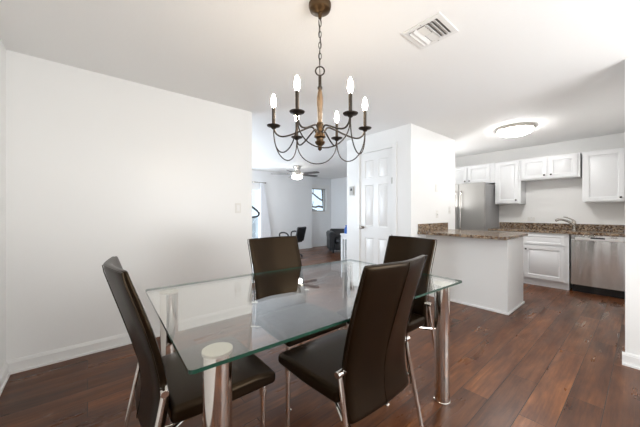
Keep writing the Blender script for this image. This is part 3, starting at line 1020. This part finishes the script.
# ------------------------------------------------------------------ living room
# ceiling fan
t = thing('ceiling_fan', 'brushed nickel ceiling fan with a lit globe in the living room', 'ceiling fan', (4.24, 5.96, CZ), -40.2)
MB().lathe([(0.10, 0), (0.10, -0.04), (0.085, -0.08), (0.08, -0.12), (0.115, -0.17), (0.125, -0.21), (0.11, -0.245), (0.08, -0.25)], n=32).build('motor_housing', M_NICKEL, t)
MB().lathe([(0.11, -0.251), (0.14, -0.26), (0.145, -0.285), (0.125, -0.325), (0.07, -0.35), (0, -0.357)], n=32).build('globe', M_FANLIGHT, t)
for k in range(5):
    a = R(40 + 72 * k)
    Mb = Matrix.Rotation(a, 4, 'Z') @ Matrix.Translation((0, 0, -0.215)) @ Matrix.Rotation(R(-12), 4, 'X')
    poly = [(0.19, -0.045), (0.30, -0.062), (0.55, -0.068), (0.66, -0.055), (0.69, -0.02), (0.69, 0.02), (0.66, 0.055), (0.55, 0.068), (0.30, 0.062), (0.19, 0.045)]
    bl = MB().prism(poly, -0.004, 0.004, Mb).build('blade', M_BLADE, t)
    MB().box(0.085, 0.26, -0.02, 0.02, 0.004, 0.012, Mb).build('bracket', M_NICKEL, bl)

# curtain and rod
t = thing('curtain_rod', 'thin grey curtain rod above the patio door', 'curtain rod', (3.2, YF - 0.075, 2.085))
MB().tube([(-1.3, 0, 0), (0.83, 0, 0)], 0.012, 12).build('pole', M_NICKEL, t)
for xx in (-1.3, 0.83):
    MB().lathe([(0, -0.03), (0.016, -0.02), (0.02, 0), (0.016, 0.02), (0, 0.03)], n=14, M=Matrix.Translation((xx, 0, 0)) @ Matrix.Rotation(R(90), 4, 'Y')).build('finial', M_NICKEL, t)
for xx in (-1.1, 0.79):
    MB().box(xx - 0.01, xx + 0.01, 0, 0.073, -0.012, 0.012).build('bracket', M_NICKEL, t)


def curtain(x0, x1, label, flare):
    m = MB()
    nxs, nzs = 70, 10
    vs = []
    for i in range(nxs + 1):
        u = i / nxs
        col = []
        for j in range(nzs + 1):
            v = j / nzs
            x = x0 + (x1 - x0) * u + flare * (v - 0.15) * (u - 0.1)
            y = YF - 0.075 + 0.026 * math.sin(u * math.pi * 13 + 0.5 * math.sin(3 * v)) * (0.6 + 0.4 * v)
            col.append(m.bm.verts.new((x, y, 2.072 - 2.05 * v)))
        vs.append(col)
    for i in range(nxs):
        for j in range(nzs):
            m.bm.faces.new((vs[i][j], vs[i + 1][j], vs[i + 1][j + 1], vs[i][j + 1]))
    c = m.build('curtain', M_CURTAIN, angle=180)
    s = c.modifiers.new('thick', 'SOLIDIFY')
    s.thickness = 0.003
    return tag(c, label, 'curtain')


curtain(3.86, 4.03, 'white sheer curtain gathered at the right of the patio door', 0.36)

# treadmill whose handlebar shows past the end of the left wall
t = thing('exercise_machine', 'black exercise machine handlebar showing past the end of the left wall', 'exercise machine', (2.0, 4.75, 0), 0)
MB().box(-0.95, 0.25, -0.33, 0.33, 0.03, 0.14).build('deck', M_BLACKP, t, bevel=0.02)
for sy in (-1, 1):
    MB().tube([(0.12, sy * 0.34, 0.0), (0.16, sy * 0.34, 0.6), (0.06, sy * 0.34, 1.12)], 0.022, 10).build('upright', M_BLACKP, t)
    MB().tube(spline([(0.06, sy * 0.30, 1.42), (0.17, sy * 0.31, 1.33), (0.29, sy * 0.33, 1.235), (0.315, sy * 0.335, 1.185), (0.27, sy * 0.34, 1.14), (0.06, sy * 0.34, 1.12)], 6), 0.017, 10).build('handlebar', M_BLACKP, t)
MB().box(-0.05, 0.02, -0.3, 0.3, 1.30, 1.46).build('console', M_BLACKP, t, bevel=0.02)
MB().box(-0.02, 0.07, -0.34, 0.34, 1.09, 1.14).build('crossbar', M_BLACKP, t, bevel=0.01)

# black swivel chair
t = thing('swivel_chair', 'low black swivel chair beyond the dining chair in the living room', 'chair', (4.20, 6.18, 0), 22)
for k in range(5):
    a = R(72 * k + 20)
    lg = MB().tube([(0, 0, 0.10), (0.15 * math.cos(a), 0.15 * math.sin(a), 0.085), (0.29 * math.cos(a), 0.29 * math.sin(a), 0.055)], [0.024, 0.02, 0.014], 8).build('leg', M_BLACKP, t)
    MB().lathe([(0, -0.022), (0.024, -0.02), (0.027, 0), (0.024, 0.02), (0, 0.022)], n=14, M=Matrix.Translation((0.29 * math.cos(a), 0.29 * math.sin(a), 0.027)) @ Matrix.Rotation(R(90), 4, 'X')).build('caster', M_BLACKP, lg)
MB().lathe([(0.028, 0.09), (0.028, 0.3), (0.018, 0.3), (0.018, 0.4)], n=16).build('gas_column', M_BLACKP, t)
MB().box(-0.24, 0.24, -0.22, 0.24, 0.40, 0.47).build('seat', M_LEATHER2, t, bevel=0.03, seg=3)
MB().box(-0.21, 0.21, -0.03, 0.03, 0, 0.40, Matrix.Translation((0, -0.25, 0.44)) @ Matrix.Rotation(R(14), 4, 'X')).build('backrest', M_LEATHER2, t, bevel=0.028, seg=3)
for s in (-1, 1):
    MB().tube(spline([(s * 0.25, -0.12, 0.44), (s * 0.29, -0.10, 0.62), (s * 0.28, 0.02, 0.68), (s * 0.28, 0.16, 0.66), (s * 0.27, 0.18, 0.55), (s * 0.25, 0.12, 0.44)], 5), 0.02, 8).build('armrest', M_BLACKP, t)

# black leather armchair
t = thing('armchair', 'black leather club armchair below the small living room window', 'armchair', (6.02, 6.03, 0), -35)
MB().box(-0.30, 0.30, -0.36, 0.34, 0.09, 0.30).build('base', M_LEATHER2, t, bevel=0.03, seg=3)
MB().box(-0.27, 0.27, -0.42, 0.22, 0.30, 0.44).build('seat_cushion', M_LEATHER2, t, bevel=0.05, seg=4)
MB().box(-0.36, 0.36, 0.0, 0.16, 0.0, 0.44, Matrix.Translation((0, 0.23, 0.26)) @ Matrix.Rotation(R(-8), 4, 'X')).build('backrest', M_LEATHER2, t, bevel=0.05, seg=4)
for s in (-1, 1):
    m = MB().prism([(-0.085, 0.08), (0.07, 0.08), (0.085, 0.40), (0.10, 0.56), (0.06, 0.63), (-0.06, 0.63), (-0.10, 0.57), (-0.085, 0.40)], -0.40, 0.37, Matrix.Translation((s * 0.375, 0, 0)) @ Matrix.Rotation(R(90), 4, 'X'))
    m.build('arm', M_LEATHER2, t, bevel=0.025, seg=3)
for sx in (-1, 1):
    for sy in (-1, 1):
        MB().lathe([(0.02, 0), (0.03, 0.10)], c=(sx * 0.34, sy * 0.31, 0), n=12).build('leg', M_BLACKP, t)

# white slatted stand against the far side of the closet block
t = thing('slatted_stand', 'white slatted stand behind the corner of the closet block', 'stand', (3.85, 3.50, 0), 0)
MB().box(-0.25, 0.25, -0.18, 0.18, 0.79, 0.82).build('top', M_WHITE, t, bevel=0.004)
for sx in (-1, 1):
    for sy in (-1, 1):
        MB().box(sx * 0.215 - 0.02, sx * 0.215 + 0.02, sy * 0.155 - 0.02, sy * 0.155 + 0.02, 0, 0.79).build('leg', M_WHITE, t)
for sx in (-1, 1):
    MB().box(sx * 0.215 - 0.012, sx * 0.215 + 0.012, -0.135, 0.135, 0.72, 0.79).build('side_rail', M_WHITE, t)
    MB().box(sx * 0.215 - 0.012, sx * 0.215 + 0.012, -0.135, 0.135, 0.10, 0.15).build('bottom_rail', M_WHITE, t)
    for yy in (-0.09, -0.03, 0.03, 0.09):
        MB().box(sx * 0.215 - 0.007, sx * 0.215 + 0.007, yy - 0.013, yy + 0.013, 0.15, 0.72).build('slat', M_WHITE, t)
for sy in (-1, 1):
    MB().box(-0.195, 0.195, sy * 0.155 - 0.012, sy * 0.155 + 0.012, 0.72, 0.79).build('end_rail', M_WHITE, t)
t = thing('water_bottle', 'small blue bottle standing on the white slatted stand', 'bottle', (3.68, 3.6, 0.82))
MB().lathe([(0.03, 0), (0.032, 0.005), (0.032, 0.10), (0.014, 0.125), (0.014, 0.135)], n=20).build('body', M_BLUE, t)
MB().lathe([(0.016, 0.135), (0.016, 0.155), (0, 0.156)], n=16).build('lid', M_BLUE, t)
